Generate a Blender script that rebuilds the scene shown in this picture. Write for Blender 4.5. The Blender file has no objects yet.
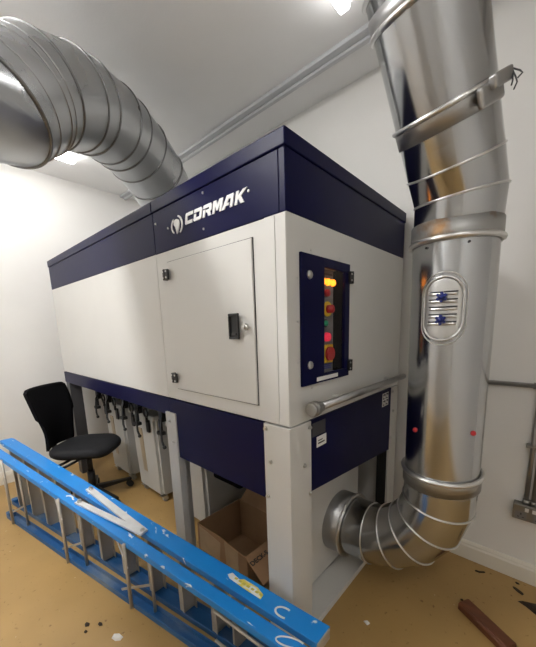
import bpy, bmesh, math, random
from mathutils import Vector, Matrix
random.seed(7)
PI = math.pi
SC = bpy.context.scene
COL = SC.collection

# ------------------------------------------------------------------ materials
def mat(name, col, rough=0.5, metal=0.0, var=0.0, scale=8.0, bump=0.0, bscale=60.0, spec=0.5, rvar=0.0, stretch=(1, 1, 1), coat=0.0):
    m = bpy.data.materials.new(name); m.use_nodes = True
    nt = m.node_tree; b = nt.nodes['Principled BSDF']
    b.inputs['Base Color'].default_value = (*col, 1)
    b.inputs['Roughness'].default_value = rough
    b.inputs['Metallic'].default_value = metal
    b.inputs['Specular IOR Level'].default_value = spec
    b.inputs['Coat Weight'].default_value = coat
    tc = nt.nodes.new('ShaderNodeTexCoord'); mp = nt.nodes.new('ShaderNodeMapping')
    mp.inputs['Scale'].default_value = stretch
    nt.links.new(tc.outputs['Object'], mp.inputs['Vector'])
    if var > 0 or rvar > 0:
        n = nt.nodes.new('ShaderNodeTexNoise'); n.inputs['Scale'].default_value = scale; n.inputs['Detail'].default_value = 6
        nt.links.new(mp.outputs[0], n.inputs['Vector'])
        if var > 0:
            r = nt.nodes.new('ShaderNodeValToRGB')
            r.color_ramp.elements[0].position = .3; r.color_ramp.elements[1].position = .7
            r.color_ramp.elements[0].color = (*[max(0, c * (1 - var)) for c in col], 1)
            r.color_ramp.elements[1].color = (*[min(1, c * (1 + var)) for c in col], 1)
            nt.links.new(n.outputs['Fac'], r.inputs['Fac']); nt.links.new(r.outputs['Color'], b.inputs['Base Color'])
        if rvar > 0:
            mr = nt.nodes.new('ShaderNodeMapRange'); mr.inputs['From Min'].default_value = .3; mr.inputs['From Max'].default_value = .7
            mr.inputs['To Min'].default_value = max(.02, rough - rvar); mr.inputs['To Max'].default_value = rough + rvar
            nt.links.new(n.outputs['Fac'], mr.inputs['Value']); nt.links.new(mr.outputs['Result'], b.inputs['Roughness'])
    if bump > 0:
        n2 = nt.nodes.new('ShaderNodeTexNoise'); n2.inputs['Scale'].default_value = bscale; n2.inputs['Detail'].default_value = 4
        nt.links.new(mp.outputs[0], n2.inputs['Vector'])
        bp = nt.nodes.new('ShaderNodeBump'); bp.inputs['Strength'].default_value = bump; bp.inputs['Distance'].default_value = .01
        nt.links.new(n2.outputs['Fac'], bp.inputs['Height']); nt.links.new(bp.outputs['Normal'], b.inputs['Normal'])
    return m

def emit(name, col, s):
    m = mat(name, col); b = m.node_tree.nodes['Principled BSDF']
    b.inputs['Emission Color'].default_value = (*col, 1); b.inputs['Emission Strength'].default_value = s
    return m

def layered(name, base, over, scale, lo, hi, rough=.5, stretch=(1, 1, 1), detail=8, dist=0.0):
    """base colour with worn marks of a second colour where a noise crosses a threshold"""
    m = mat(name, base, rough); nt = m.node_tree; b = nt.nodes['Principled BSDF']
    tc = nt.nodes.new('ShaderNodeTexCoord'); mp = nt.nodes.new('ShaderNodeMapping'); mp.inputs['Scale'].default_value = stretch
    n = nt.nodes.new('ShaderNodeTexNoise'); n.inputs['Scale'].default_value = scale; n.inputs['Detail'].default_value = detail
    n.inputs['Distortion'].default_value = dist
    r = nt.nodes.new('ShaderNodeValToRGB')
    r.color_ramp.elements[0].position = lo; r.color_ramp.elements[1].position = hi
    r.color_ramp.elements[0].color = (*base, 1); r.color_ramp.elements[1].color = (*over, 1)
    nt.links.new(tc.outputs['Object'], mp.inputs['Vector']); nt.links.new(mp.outputs[0], n.inputs['Vector'])
    nt.links.new(n.outputs['Fac'], r.inputs['Fac']); nt.links.new(r.outputs['Color'], b.inputs['Base Color'])
    return m

M = {}
M['wall'] = mat('white_wall_paint', (.80, .79, .765), .75, var=.02, scale=3, bump=.05, bscale=120)
M['ceil'] = mat('white_ceiling_paint', (.82, .82, .82), .8, var=.02, scale=4, bump=.04, bscale=90)
M['skirt'] = mat('cream_gloss_paint', (.78, .74, .65), .4)
M['galv'] = mat('galvanised_steel', (.47, .48, .49), .17, 1.0, var=.06, scale=2.5, rvar=.03, stretch=(1, 1, .4))
M['galv_dull'] = mat('dull_galvanised_steel', (.42, .42, .42), .36, 1.0, var=.08, scale=5, rvar=.04)
M['galv_left'] = mat('brushed_galvanised_steel', (.50, .51, .52), .30, 1.0, var=.07, scale=3, rvar=.04)
M['hatch'] = mat('pressed_bright_steel', (.60, .60, .59), .38, 1.0, var=.06, scale=6)
M['bead'] = mat('bright_steel_edge', (.70, .70, .69), .3, 1.0)
M['seam'] = mat('dark_steel_seam', (.22, .22, .22), .4, 1.0)
M['rust'] = layered('rusty_collar', (.36, .36, .35), (.26, .15, .07), 9, .52, .66, .45)
M['rust'].node_tree.nodes['Principled BSDF'].inputs['Metallic'].default_value = .7
M['cream'] = mat('cream_powder_coat', (.62, .615, .59), .42, var=.02, scale=3, bump=.03, bscale=400)
M['navy'] = mat('navy_powder_coat', (.0045, .005, .038), .36, var=.08, scale=5, bump=.02, bscale=400, spec=.10)
M['grey'] = mat('grey_powder_coat', (.42, .42, .41), .4)
M['dgrey'] = mat('dark_or_shaded_grey', (.055, .055, .06), .5)
M['black'] = mat('black_plastic_or_shade', (.012, .012, .013), .4)
M['recess'] = mat('matt_black_inside', (.003, .003, .003), .9, spec=.05)
M['rubber'] = mat('black_rubber', (.018, .018, .018), .7)
M['mesh'] = mat('black_mesh_fabric', (.004, .004, .005), .9, bump=.2, bscale=300, spec=.1)
M['seat'] = mat('charcoal_fabric', (.014, .0145, .017), .75, spec=.3, var=.15, scale=40, bump=.15, bscale=250)
M['white'] = mat('white_print', (.80, .80, .80), .5)
M['screw'] = mat('zinc_screw', (.6, .6, .58), .3, 1.0)
M['alu'] = mat('worn_aluminium', (.46, .42, .36), .45, .35, var=.18, scale=7, stretch=(1, 1, .3), rvar=.08)
M['spread'] = mat('white_steel_bar', (.74, .74, .74), .4, .2, var=.08, scale=20)
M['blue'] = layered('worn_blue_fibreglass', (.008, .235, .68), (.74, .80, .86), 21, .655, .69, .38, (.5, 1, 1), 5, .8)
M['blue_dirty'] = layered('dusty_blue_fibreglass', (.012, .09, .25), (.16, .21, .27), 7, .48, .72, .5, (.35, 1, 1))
M['bin'] = mat('grey_bin_plastic', (.46, .455, .43), .5, var=.03, scale=4)
M['binwin'] = mat('level_window_plastic', (.34, .27, .18), .3)
M['card'] = mat('brown_cardboard', (.28, .16, .08), .85, var=.12, scale=6, bump=.05, bscale=80)
M['tape'] = mat('clear_parcel_tape', (.42, .30, .19), .18, var=.1, scale=12)
M['ink'] = mat('black_ink', (.02, .017, .015), .7)
M['wood'] = mat('brown_stained_wood', (.13, .040, .014), .5, var=.25, scale=9, stretch=(.3, 4, 4))
M['chip'] = mat('dark_wood_bark', (.030, .018, .010), .8)
M['red'] = mat('red_plastic', (.42, .012, .018), .35)
M['redlit'] = emit('lit_red_button', (.75, .03, .07), .35)
M['yellow'] = mat('yellow_plastic', (.75, .50, .03), .4)
M['green'] = mat('green_plastic', (.02, .30, .16), .35)
M['amber'] = emit('amber_lamp', (1.0, .30, .02), 2.0)
M['ctrl'] = mat('grey_control_plate', (.20, .195, .20), .45)
M['bluep'] = mat('blue_plastic_knob', (.006, .015, .14), .3)
M['bluetext'] = mat('blue_print', (.03, .05, .30), .5)
M['paper'] = mat('white_paper_label', (.80, .80, .78), .6)
M['ylabel'] = layered('torn_yellow_label', (.80, .66, .10), (.82, .82, .80), 22, .50, .56, .5, (.5, 1, 1))
M['metal_socket'] = mat('metal_clad_socket', (.25, .24, .22), .4, .8, var=.1)
M['conduit'] = mat('galvanised_conduit', (.34, .33, .31), .45, .8)
M['glow'] = emit('added_fill_glow', (1.0, .985, .965), 80.0)
M['glow_soft'] = emit('weak_fluorescent_diffuser', (1.0, .985, .965), 17.0)  # lower emission, keeps the nearby wall from blowing out
M['glow_dim'] = emit('dim_fluorescent_tube', (1.0, .985, .965), 11.0)
M['plaster'] = mat('plaster_flake', (.80, .80, .78), .8)
M['pwhite'] = mat('white_trunking', (.50, .51, .53), .4)

g = bpy.data.materials.new('clear_window_sheet'); g.use_nodes = True
nt = g.node_tree; nt.nodes.clear()
o_ = nt.nodes.new('ShaderNodeOutputMaterial'); mx = nt.nodes.new('ShaderNodeMixShader')
tr = nt.nodes.new('ShaderNodeBsdfTransparent'); gl = nt.nodes.new('ShaderNodeBsdfGlossy'); gl.inputs['Roughness'].default_value = .03
mx.inputs[0].default_value = .02; nt.links.new(tr.outputs[0], mx.inputs[1]); nt.links.new(gl.outputs[0], mx.inputs[2])
nt.links.new(mx.outputs[0], o_.inputs['Surface'])
M['clear'] = g

# floor: tan sheet boards with blotches and specks
def floor_material():
    m = bpy.data.materials.new('tan_floor_board'); m.use_nodes = True
    nt = m.node_tree; b = nt.nodes['Principled BSDF']; L = nt.links.new
    tc = nt.nodes.new('ShaderNodeTexCoord')
    n1 = nt.nodes.new('ShaderNodeTexNoise'); n1.inputs['Scale'].default_value = 2.2; n1.inputs['Detail'].default_value = 8
    r1 = nt.nodes.new('ShaderNodeValToRGB')
    r1.color_ramp.elements[0].position = .32; r1.color_ramp.elements[1].position = .68
    r1.color_ramp.elements[0].color = (.36, .222, .076, 1); r1.color_ramp.elements[1].color = (.43, .272, .100, 1)
    n2 = nt.nodes.new('ShaderNodeTexNoise'); n2.inputs['Scale'].default_value = 38; n2.inputs['Detail'].default_value = 6
    r2 = nt.nodes.new('ShaderNodeValToRGB')
    r2.color_ramp.elements[0].position = .27; r2.color_ramp.elements[1].position = .36
    r2.color_ramp.elements[0].color = (.55, .48, .42, 1); r2.color_ramp.elements[1].color = (1, 1, 1, 1)
    n3 = nt.nodes.new('ShaderNodeTexNoise'); n3.inputs['Scale'].default_value = 55; n3.inputs['Detail'].default_value = 3
    r3 = nt.nodes.new('ShaderNodeValToRGB')
    r3.color_ramp.elements[0].position = .735; r3.color_ramp.elements[1].position = .76
    r3.color_ramp.elements[0].color = (0, 0, 0, 1); r3.color_ramp.elements[1].color = (1, 1, 1, 1)
    mul = nt.nodes.new('ShaderNodeMix'); mul.data_type = 'RGBA'; mul.blend_type = 'MULTIPLY'; mul.inputs[0].default_value = 1
    mix = nt.nodes.new('ShaderNodeMix'); mix.data_type = 'RGBA'
    for n in (n1, n2, n3): L(tc.outputs['Object'], n.inputs['Vector'])
    L(n1.outputs['Fac'], r1.inputs['Fac']); L(n2.outputs['Fac'], r2.inputs['Fac']); L(n3.outputs['Fac'], r3.inputs['Fac'])
    L(r1.outputs['Color'], mul.inputs[6]); L(r2.outputs['Color'], mul.inputs[7])
    L(r3.outputs['Color'], mix.inputs[0]); L(mul.outputs[2], mix.inputs[6]); mix.inputs[7].default_value = (.62, .52, .36, 1)
    L(mix.outputs[2], b.inputs['Base Color'])
    b.inputs['Roughness'].default_value = .42
    bp = nt.nodes.new('ShaderNodeBump'); bp.inputs['Strength'].default_value = .08; bp.inputs['Distance'].default_value = .01
    L(n1.outputs['Fac'], bp.inputs['Height']); L(bp.outputs['Normal'], b.inputs['Normal'])
    return m
M['floor'] = floor_material()

# ------------------------------------------------------------------ mesh helpers
def new(): return bmesh.new()

def add_box(bm, a, b, bev=0.0, seg=2, mtx=None):
    a, b = [min(p, q) for p, q in zip(a, b)], [max(p, q) for p, q in zip(a, b)]
    vs = [bm.verts.new((x, y, z)) for x in (a[0], b[0]) for y in (a[1], b[1]) for z in (a[2], b[2])]
    fs = [bm.faces.new([vs[i] for i in f]) for f in ((0, 1, 3, 2), (4, 6, 7, 5), (0, 4, 5, 1), (2, 3, 7, 6), (0, 2, 6, 4), (1, 5, 7, 3))]
    if bev > 0:
        es = {e for f in fs for e in f.edges}
        r = bmesh.ops.bevel(bm, geom=list(es), offset=bev, segments=seg, affect='EDGES', profile=.5)
        vs = list({v for f in r['faces'] for v in f.verts} | {v for v in vs if v.is_valid})
    if mtx is not None: bmesh.ops.transform(bm, matrix=mtx, verts=vs)
    return vs

def add_prism(bm, pts, d):
    """closed polygon pts (3D, planar) pushed along vector d"""
    d = Vector(d); A = [bm.verts.new(Vector(p)) for p in pts]; B = [bm.verts.new(Vector(p) + d) for p in pts]
    n = len(pts)
    try:
        bm.faces.new(A[::-1]); bm.faces.new(B)
    except ValueError: pass
    for i in range(n): bm.faces.new((A[i], A[(i + 1) % n], B[(i + 1) % n], B[i]))
    return A + B

def frame(n, ref=None):
    n = Vector(n).normalized()
    if ref is None or abs(Vector(ref).normalized().dot(n)) > .99:
        ref = (0, 0, 1) if abs(n.z) < .9 else (0, 1, 0)
    u = Vector(ref); u = (u - n * u.dot(n)).normalized()
    return u, n.cross(u)

def loft(bm, rings, seg=64, ref=None, cap0=False, cap1=False, close=False):
    """rings: list of (centre, normal, radius)"""
    R = []
    for c, n, r in rings:
        u, v = frame(n, ref); c = Vector(c)
        R.append([bm.verts.new(c + (u * math.cos(t) + v * math.sin(t)) * r) for t in [2 * PI * i / seg for i in range(seg)]])
    for a, b in zip(R, R[1:]):
        for i in range(seg):
            f = bm.faces.new((a[i], a[(i + 1) % seg], b[(i + 1) % seg], b[i])); f.smooth = True
    if cap0: bm.faces.new(R[0][::-1])
    if cap1: bm.faces.new(R[-1])

def add_cyl(bm, p0, p1, r0, r1=None, seg=20, cap=True):
    p0, p1 = Vector(p0), Vector(p1); r1 = r0 if r1 is None else r1
    n = p1 - p0
    loft(bm, [(p0, n, r0), (p1, n, r1)], seg, None, cap, cap)

def add_tube(bm, pts, r, seg=12):
    pts = [Vector(p) for p in pts]; T = []
    for i in range(len(pts)):
        a = pts[max(0, i - 1)]; b = pts[min(len(pts) - 1, i + 1)]; T.append((b - a).normalized())
    u, _ = frame(T[0]); rings = []
    for p, t in zip(pts, T):
        u = (u - t * u.dot(t)).normalized(); v = t.cross(u)
        rr = r
        rings.append([bm.verts.new(p + (u * math.cos(a) + v * math.sin(a)) * rr) for a in [2 * PI * i / seg for i in range(seg)]])
    for a, b in zip(rings, rings[1:]):
        for i in range(seg):
            f = bm.faces.new((a[i], a[(i + 1) % seg], b[(i + 1) % seg], b[i])); f.smooth = True
    bm.faces.new(rings[0][::-1]); bm.faces.new(rings[-1])

def add_torus(bm, c, n, R, r, seg=64, s2=10, ref=None, scale=1.0):
    u, v = frame(n, ref); n = Vector(n).normalized(); c = Vector(c); rings = []
    for i in range(seg):
        t = 2 * PI * i / seg; d = u * math.cos(t) + v * math.sin(t)
        rings.append([bm.verts.new(c + d * (R + r * math.cos(a)) + n * (r * scale * math.sin(a))) for a in [2 * PI * k / s2 for k in range(s2)]])
    for i in range(seg):
        a, b = rings[i], rings[(i + 1) % seg]
        for k in range(s2):
            f = bm.faces.new((a[k], b[k], b[(k + 1) % s2], a[(k + 1) % s2])); f.smooth = True

def add_ball(bm, c, r, sc=(1, 1, 1), u=20, v=12):
    m = Matrix.Translation(Vector(c)) @ Matrix.Diagonal((*sc, 1))
    r_ = bmesh.ops.create_uvsphere(bm, u_segments=u, v_segments=v, radius=r, matrix=m)
    for vv in r_['verts']:
        for f in vv.link_faces: f.smooth = True

def obj(name, bm, m, parent=None, label=None, kind=None):
    bmesh.ops.recalc_face_normals(bm, faces=bm.faces)
    me = bpy.data.meshes.new(name); bm.to_mesh(me); bm.free()
    me.materials.append(M[m] if isinstance(m, str) else m)
    o = bpy.data.objects.new(name, me); COL.objects.link(o)
    if parent is not None:
        o.parent = parent
        w = parent.matrix_world if False else None
        # meshes are modelled in world space; keep them there under a moved parent
        o.matrix_parent_inverse = world(parent).inverted()
    if label: o['label'] = label
    if kind: o['kind'] = kind
    return o

def world(o):
    m = o.matrix_basis.copy(); p = o
    while p.parent is not None:
        p0 = p; p = p.parent; m = p.matrix_basis @ p0.matrix_parent_inverse @ m
    return m

def thing(name, label, cat, loc=(0, 0, 0), group=None):
    o = bpy.data.objects.new(name, None); COL.objects.link(o); o.location = loc
    o.empty_display_size = .1; o['label'] = label; o['category'] = cat
    if group: o['group'] = group
    return o

def tag(o, label, cat, group=None):
    o['label'] = label; o['category'] = cat
    if group: o['group'] = group
    return o

def box(name, a, b, m, parent=None, bev=0.0, **k):
    bm = new(); add_box(bm, a, b, bev); return obj(name, bm, m, parent, **k)

def struct(name, bm, m):
    return obj(name, bm, m, None, kind='structure')

def dup(root, loc):
    r = root.copy(); COL.objects.link(r); r.location = loc
    for ch in list(root.children):
        c = ch.copy(); COL.objects.link(c); c.parent = r
        for gch in list(ch.children):
            d = gch.copy(); COL.objects.link(d); d.parent = c
    return r

# ------------------------------------------------------------------ room
XL, XR, YB, YF, ZC = -3.035, 1.75, 1.10, -2.35, 2.83
T = .12
bm = new(); add_box(bm, (XL - T, YF - T, -T), (XR + T, YB + T, 0)); struct('floor', bm, 'floor')
bm = new(); add_box(bm, (XL - T, YF - T, ZC), (XR + T, YB + T, ZC + T)); struct('ceiling', bm, 'ceil')
bm = new(); add_box(bm, (XL - T, YF - T, 0), (XL, YB + T, ZC)); struct('wall_left', bm, 'wall')
bm = new(); add_box(bm, (XR, YF - T, 0), (XR + T, YB + T, ZC)); struct('wall_right', bm, 'wall')
bm = new(); add_box(bm, (XL, YB, 0), (XR, YB + T, ZC)); struct('wall_back', bm, 'wall')
bm = new(); add_box(bm, (XL, YF - T, 0), (XR, YF, ZC)); struct('wall_front', bm, 'wall')

def skirting(name, axis, pos, a, b, sgn):
    prof = [(0, 0), (.018, 0), (.018, .080), (.013, .090), (.013, .098), (.006, .108), (0, .110)]
    bm = new()
    if axis == 'x': add_prism(bm, [(a, pos + sgn * d, z) for d, z in prof], (b - a, 0, 0))
    else: add_prism(bm, [(pos + sgn * d, a, z) for d, z in prof], (0, b - a, 0))
    struct(name, bm, 'skirt')
skirting('baseboard_back', 'x', YB, XL, XR, -1)
skirting('baseboard_left', 'y', XL, YF, YB - .018, 1)
skirting('baseboard_front', 'x', YF, XL + .018, XR, 1)
skirting('baseboard_right', 'y', XR, YF + .018, YB - .018, -1)

# ceiling trunking running above the machine
t = thing('cable_trunking', 'white cable trunking running along the ceiling above the machine', 'trunking', (-.65, .84, ZC))
box('trunking_base', (XL, .808, ZC - .022), (XR, .848, ZC), 'pwhite', t, .004)
box('trunking_cover', (XL, .8485, ZC - .034), (XR, .878, ZC), 'pwhite', t, .006)

# ------------------------------------------------------------------ ceiling lights
def batten(label, x, y0, y1, w=.16, glow='glow'):
    t = thing('batten_light', label, 'ceiling light', (x, (y0 + y1) / 2, ZC), 'fluorescent battens on the ceiling')
    box('housing', (x - w / 2, y0, ZC - .028), (x + w / 2, y1, ZC), 'white', t, .006)
    bm = new(); add_box(bm, (x - w / 2 + .008, y0 + .01, ZC - .060), (x + w / 2 - .008, y1 - .01, ZC - .0285), .012, 3)
    obj('diffuser', bm, glow, t)
    return t
batten('white batten light on the ceiling near the left wall, behind the arching duct', -2.46, -.95, .24, .15, 'glow_soft')
batten('white batten light at top of picture, left of the tall steel duct', -.155, -.55, .645, .07, 'glow_dim')

batten('added fill light, unseen, on the ceiling over the ladder, in front of the machine', -1.0, -2.0, -.9)  # out-of-view fill lamp, added to brighten the machine front

batten('added fill light, unseen, on the ceiling over the right of the room', 1.15, -1.7, -.6, .15, 'glow_soft')  # second added lamp, out of view, lifts the right side

# ------------------------------------------------------------------ the dust extractor
EX = thing('dust_extractor', 'large cream and navy dust extraction cabinet filling the middle of the room', 'dust extractor', (-1.385, .53, 0))
X0, W = -2.77, 1.057
ZG, ZB, ZS, ZT = 1.0155, 1.756, 1.947, 2.0
SX = -.860
# upper cabinet
box('cabinet_module', (X0, 0, ZG), (SX - .0015, W, ZB - .001), 'cream', EX, .004)
bm = new(); CX = -.10                                             # right module, its end wall open where the controls sit
add_box(bm, (SX + .0015, .002, ZG), (CX, W, ZB - .001), .004)
add_box(bm, (CX, .002, ZG), (0, .204, ZB - .001)); add_box(bm, (CX, .382, ZG), (0, W, ZB - .001))
add_box(bm, (CX, .204, ZG), (0, .382, 1.180)); add_box(bm, (CX, .204, 1.615), (0, .382, ZB - .001))
cm = obj('cabinet_module', bm, 'cream', EX)
box('front_sheet', (SX + .004, -.0015, ZG + .003), (-.050, .006, ZB - .004), 'cream', EX, .0012)
box('corner_strip', (-.047, -.0015, ZG + .003), (-.001, .006, ZB - .004), 'cream', EX, .0012)
# navy top band and lid
box('top_band', (X0, 0, ZB), (SX - .0008, W, ZS - .0008), 'navy', EX, .003)
box('top_band', (SX + .0015, 0, ZB), (-.0285, W, ZS - .0008), 'navy', EX, .003)
box('band_corner', (-.028, 0, ZB), (0, W, ZS - .0008), 'navy', EX, .003)
box('lid', (X0 - .004, -.005, ZS), (SX - .001, W + .004, ZT), 'navy', EX, .004)
box('lid', (SX + .001, -.005, ZS), (.005, W + .004, ZT), 'navy', EX, .004)
box('added_reflector_panel', (X0 + .03, .03, ZT), (-.03, W - .03, ZT + .002), 'grey', EX)  # unseen grey panel, added to lighten the left duct's reflection
# lower navy panels
box('lower_beam', (X0, -.001, .915), (SX - .0015, .045, ZG - .004), 'navy', EX, .002)
box('lower_panel', (SX + .0015, -.003, .686), (-.136, .012, ZG - .004), 'navy', EX, .002)
bm = new(); add_prism(bm, [(-.012, .133, ZG - .004), (-.012, .945, ZG - .004), (-.012, .945, .622), (-.012, .133, .704)], (.014, 0, 0))
SPN = obj('side_panel', bm, 'navy', EX)
box('underside_plate', (X0 + .01, .046, ZG - .03), (-.02, W - .01, ZG - .001), 'grey', EX)
# posts
def post(a, b, m='cream', screws=()):
    p = box('post', a, b, m, EX, .003)
    for (c, d) in screws:
        bm = new(); c = Vector(c); d = Vector(d)
        add_cyl(bm, c, c + d * .004, .0095, seg=14); add_cyl(bm, c + d * .004, c + d * .009, .006, seg=6)
        obj('screw', bm, 'screw', p)
    return p
F_, S_ = (0, -1, 0), (1, 0, 0)
post((-.134, -.004, 0), (.002, .1325, ZG - .005), 'cream',
     [((-.121, -.004, .990), F_), ((-.100, -.004, .855), F_), ((-.121, -.004, .700), F_),
      ((.002, .120, .985), S_), ((.002, .085, .835), S_), ((.002, .122, .700), S_)])
post((-.892, -.012, 0), (-.793, .030, .935), 'grey', [((-.852, -.012, .885), F_), ((-.830, -.012, .770), F_)])
post((-.892, .030, 0), (-.868, .10, .935), 'grey')
post((-2.768, .004, 0), (-2.675, .10, .915), 'dgrey')  # left post: grey darkened in its colour for the shade there
rp = post((-.012, .947, 0), (.002, W, ZG - .005), 'cream', [((.002, .965, .985), S_), ((.002, .985, .86), S_), ((.002, .962, .70), S_)])
box('shaded_post_flange', (-.075, .9475, 0), (-.0125, .960, ZG - .04), 'black', EX, .001)  # inner side of the rear post, its shade painted black
post((-.892, W - .09, 0), (-.793, W, ZG - .03), 'grey'); post((-2.768, W - .09, 0), (-2.675, W, ZG - .03), 'grey')
# side recess with the duct inlet
box('inlet_panel', (-.152, .1335, .028), (-.140, .83, .72), 'cream', EX, .002)
bm = new()
add_box(bm, (-.175, .1335, 0), (0.002, .9465, .012), .001)
add_box(bm, (-.006, .1335, .0125), (.002, .9465, .030), .001)
add_box(bm, (-.139, .1335, .0125), (-.0065, .9465, .024))
obj('base_tray', bm, 'cream', EX)
box('inner_panel', (-1.05, .72, .02), (-.16, .735, ZG - .035), 'cream', EX)
bm = new()
add_box(bm, (-.893, .27, .42), (-.63, .71, .90), .02, 3)
obj('dark_inside_box', bm, 'recess', EX)  # black box added to stand for the cabinet's dark inside
# hopper outlets above the bins
BINX = (-2.31, -1.73, -1.12)
for bx in BINX:
    bm = new(); add_box(bm, (bx - .24, .20, .835), (bx + .24, .80, ZG - .031), .02, 3)
    add_box(bm, (bx - .25, .19, .800), (bx + .25, .81, .834), .008, 2)
    obj('hopper_outlet', bm, 'dgrey', EX)
    for dx in (-.165, .085):
        lt = new(); y = .18; z = .80
        add_box(lt, (bx + dx - .032, y - .026, z - .045), (bx + dx + .020, y + .010, z + .05), .006)
        add_box(lt, (bx + dx - .032, y - .030, z - .12), (bx + dx - .008, y - .010, z - .03), .004)
        add_box(lt, (bx + dx - .032, y - .050, z - .135), (bx + dx + .026, y - .010, z - .110), .004)
        add_tube(lt, [(bx + dx + .022, y - .018, z + .01), (bx + dx + .050, y - .05, z - .03), (bx + dx + .056, y - .06, z - .09), (bx + dx + .078, y - .07, z - .155), (bx + dx + .105, y - .072, z - .185)], .0075, 8)
        add_ball(lt, (bx + dx + .108, y - .072, z - .188), .013, u=10, v=8)
        obj('clamp', lt, 'black', EX)
    for dx in (-.055, .190):
        lt = new()
        add_torus(lt, (bx + dx, .17, .775), (0, 1, 0), .032, .007, 20, 6)
        add_box(lt, (bx + dx - .008, .165, .70), (bx + dx + .008, .180, .745), .002)
        obj('clamp_ring', lt, 'black', EX)

# front door
DX0, DX1, DZ0, DZ1 = -.751, -.157, 1.080, 1.700
DR = box('door', (DX0, -.021, DZ0), (DX1, -.004, DZ1), 'cream', EX, .003)
box('door_gap_shade', (DX0 - .001, -.0040, DZ0 - .003), (DX1 + .0035, -.0016, DZ1 + .003), 'black', EX)  # black sheet behind the door, paints the shadow in its gap
DR.location = (0, .0105, 0)
for z in (1.640, 1.139):
    bm = new()
    add_box(bm, (-.775, -.029, z - .024), (-.755, -.006, z + .024), .003)
    add_box(bm, (-.747, -.033, z - .024), (-.722, -.0212, z + .024), .003)
    add_cyl(bm, (-.751, -.030, z - .024), (-.751, -.030, z + .024), .007, seg=12)
    h = obj('hinge', bm, 'black', DR); h.location.x = .012
    for dz in (-.014, .014):
        for hx, hy in ((-.765, -.0285), (-.733, -.0325)):
            bm = new(); add_cyl(bm, (hx, hy, z + dz), (hx, hy - .003, z + dz), .0045, seg=10); obj('hinge_screw', bm, 'screw', DR).location.x = .012
bm = new()
for a, b in (((-.302, 1.338), (-.244, 1.348)), ((-.302, 1.428), (-.244, 1.438)), ((-.302, 1.348), (-.294, 1.428)), ((-.252, 1.348), (-.244, 1.428))):
    add_box(bm, (a[0], -.030, a[1]), (b[0], -.0212, b[1]), .002)
add_box(bm, (-.294, -.0235, 1.348), (-.252, -.0212, 1.428))
add_box(bm, (-.290, -.0285, 1.352), (-.258, -.0236, 1.362), .001)
obj('latch', bm, 'black', DR).location.x = .016
bm = new(); add_cyl(bm, (-.212, -.021, 1.385), (-.212, -.034, 1.385), .014, .012, 18); add_cyl(bm, (-.212, -.034, 1.385), (-.212, -.040, 1.385), .008, seg=12)
obj('lock', bm, 'screw', DR).location.x = .022

# emblem and lettering on the top band
Yl = -.0035
def band_poly(name, polys, m='white'):
    bm = new()
    for p in polys: add_prism(bm, [(x, Yl, z) for x, z in p], (0, .004, 0))
    return obj(name, bm, m, EX)
H, WL, GAP = .044, .0565, .0092
SHR = .38
def L_(k, pts):
    x0 = -.578 + k * (WL + GAP); z0 = 1.833 - .0006 * k
    return [(x0 + px * WL + SHR * pz * H * .75, z0 + pz * H) for px, pz in pts]
s = .27
letters = [
    # C
    [[(0.08, 1), (1, 1), (1, .72), (s, .72), (s, .28), (1, .28), (1, 0), (.08, 0), (0, .12), (0, .88)]],
    # O, cut open at the left
    [[(.0, 1), (.88, 1), (1, .85), (1, .15), (.88, 0), (.08, 0), (0, .12), (0, .62), (s, .62), (s, .28), (1 - s, .28), (1 - s, .72), (0, .72)]],
    # R
    [[(0, 1), (.88, 1), (1, .85), (1, .45), (.86, .33), (1, 0), (.68, 0), (.50, .36), (.34, .36), (.34, .56), (1 - s, .56), (1 - s, .73), (0, .73)], [(0, .62), (s, .62), (s, 0), (0, 0)]],
    # M
    [[(0, 1), (.34, 1), (.5, .62), (.66, 1), (1.06, 1), (1.06, 0), (.80, 0), (.80, .58), (.60, .18), (.44, .18), (.26, .58), (.26, 0), (0, 0)]],
    # A, without a crossbar
    [[(.30, 1), (.98, 1), (1.02, .9), (1.02, 0), (.76, 0), (.76, .70), (.52, .70), (.20, 0), (-.10, 0)], [(.40, .42), (.62, .42), (.62, .22), (.30, .22)]],
    # K
    [[(.08, 1), (.34, 1), (.34, .64), (.74, 1), (1.12, 1), (.62, .54), (1.0, 0), (.66, 0), (.40, .38), (.34, .32), (.34, 0), (.08, 0)]],
]
bmL = new()
for k, ps in enumerate(letters):
    for p in ps: add_prism(bmL, [(x, Yl, z) for x, z in L_(k, p)], (0, .004, 0))
obj('lettering', bmL, 'white', EX, label='white slanted capital letters reading CORMAK')
ec = (-.638, 1.846)
def ell(cx, cz, a, b, t0, t1, n=18): return [(cx + a * math.cos(math.radians(t0 + (t1 - t0) * i / n)), cz + b * math.sin(math.radians(t0 + (t1 - t0) * i / n))) for i in range(n + 1)]
core = [(-.668, 1.866), (-.655, 1.872), (-.640, 1.872), (-.625, 1.866), (-.622, 1.850), (-.628, 1.832), (-.640, 1.814), (-.648, 1.810), (-.652, 1.825), (-.658, 1.842), (-.668, 1.852)]
arc1 = ell(-.640, 1.846, .044, .041, 75, -62) + ell(-.646, 1.845, .040, .037, -56, 70)
arc2 = ell(-.648, 1.846, .044, .036, 120, 236) + ell(-.644, 1.846, .041, .031, 230, 126)
band_poly('emblem', [core, arc1, arc2])
for x, z in ((-.436, 1.925), (-.445, 1.790), (-.168, 1.859), (-.722, 1.850), (-.852 + .02, 1.892)):
    bm = new(); add_cyl(bm, (x, .001, z), (x, -.004, z), .005, seg=10); obj('rivet', bm, 'screw', EX)

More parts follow.
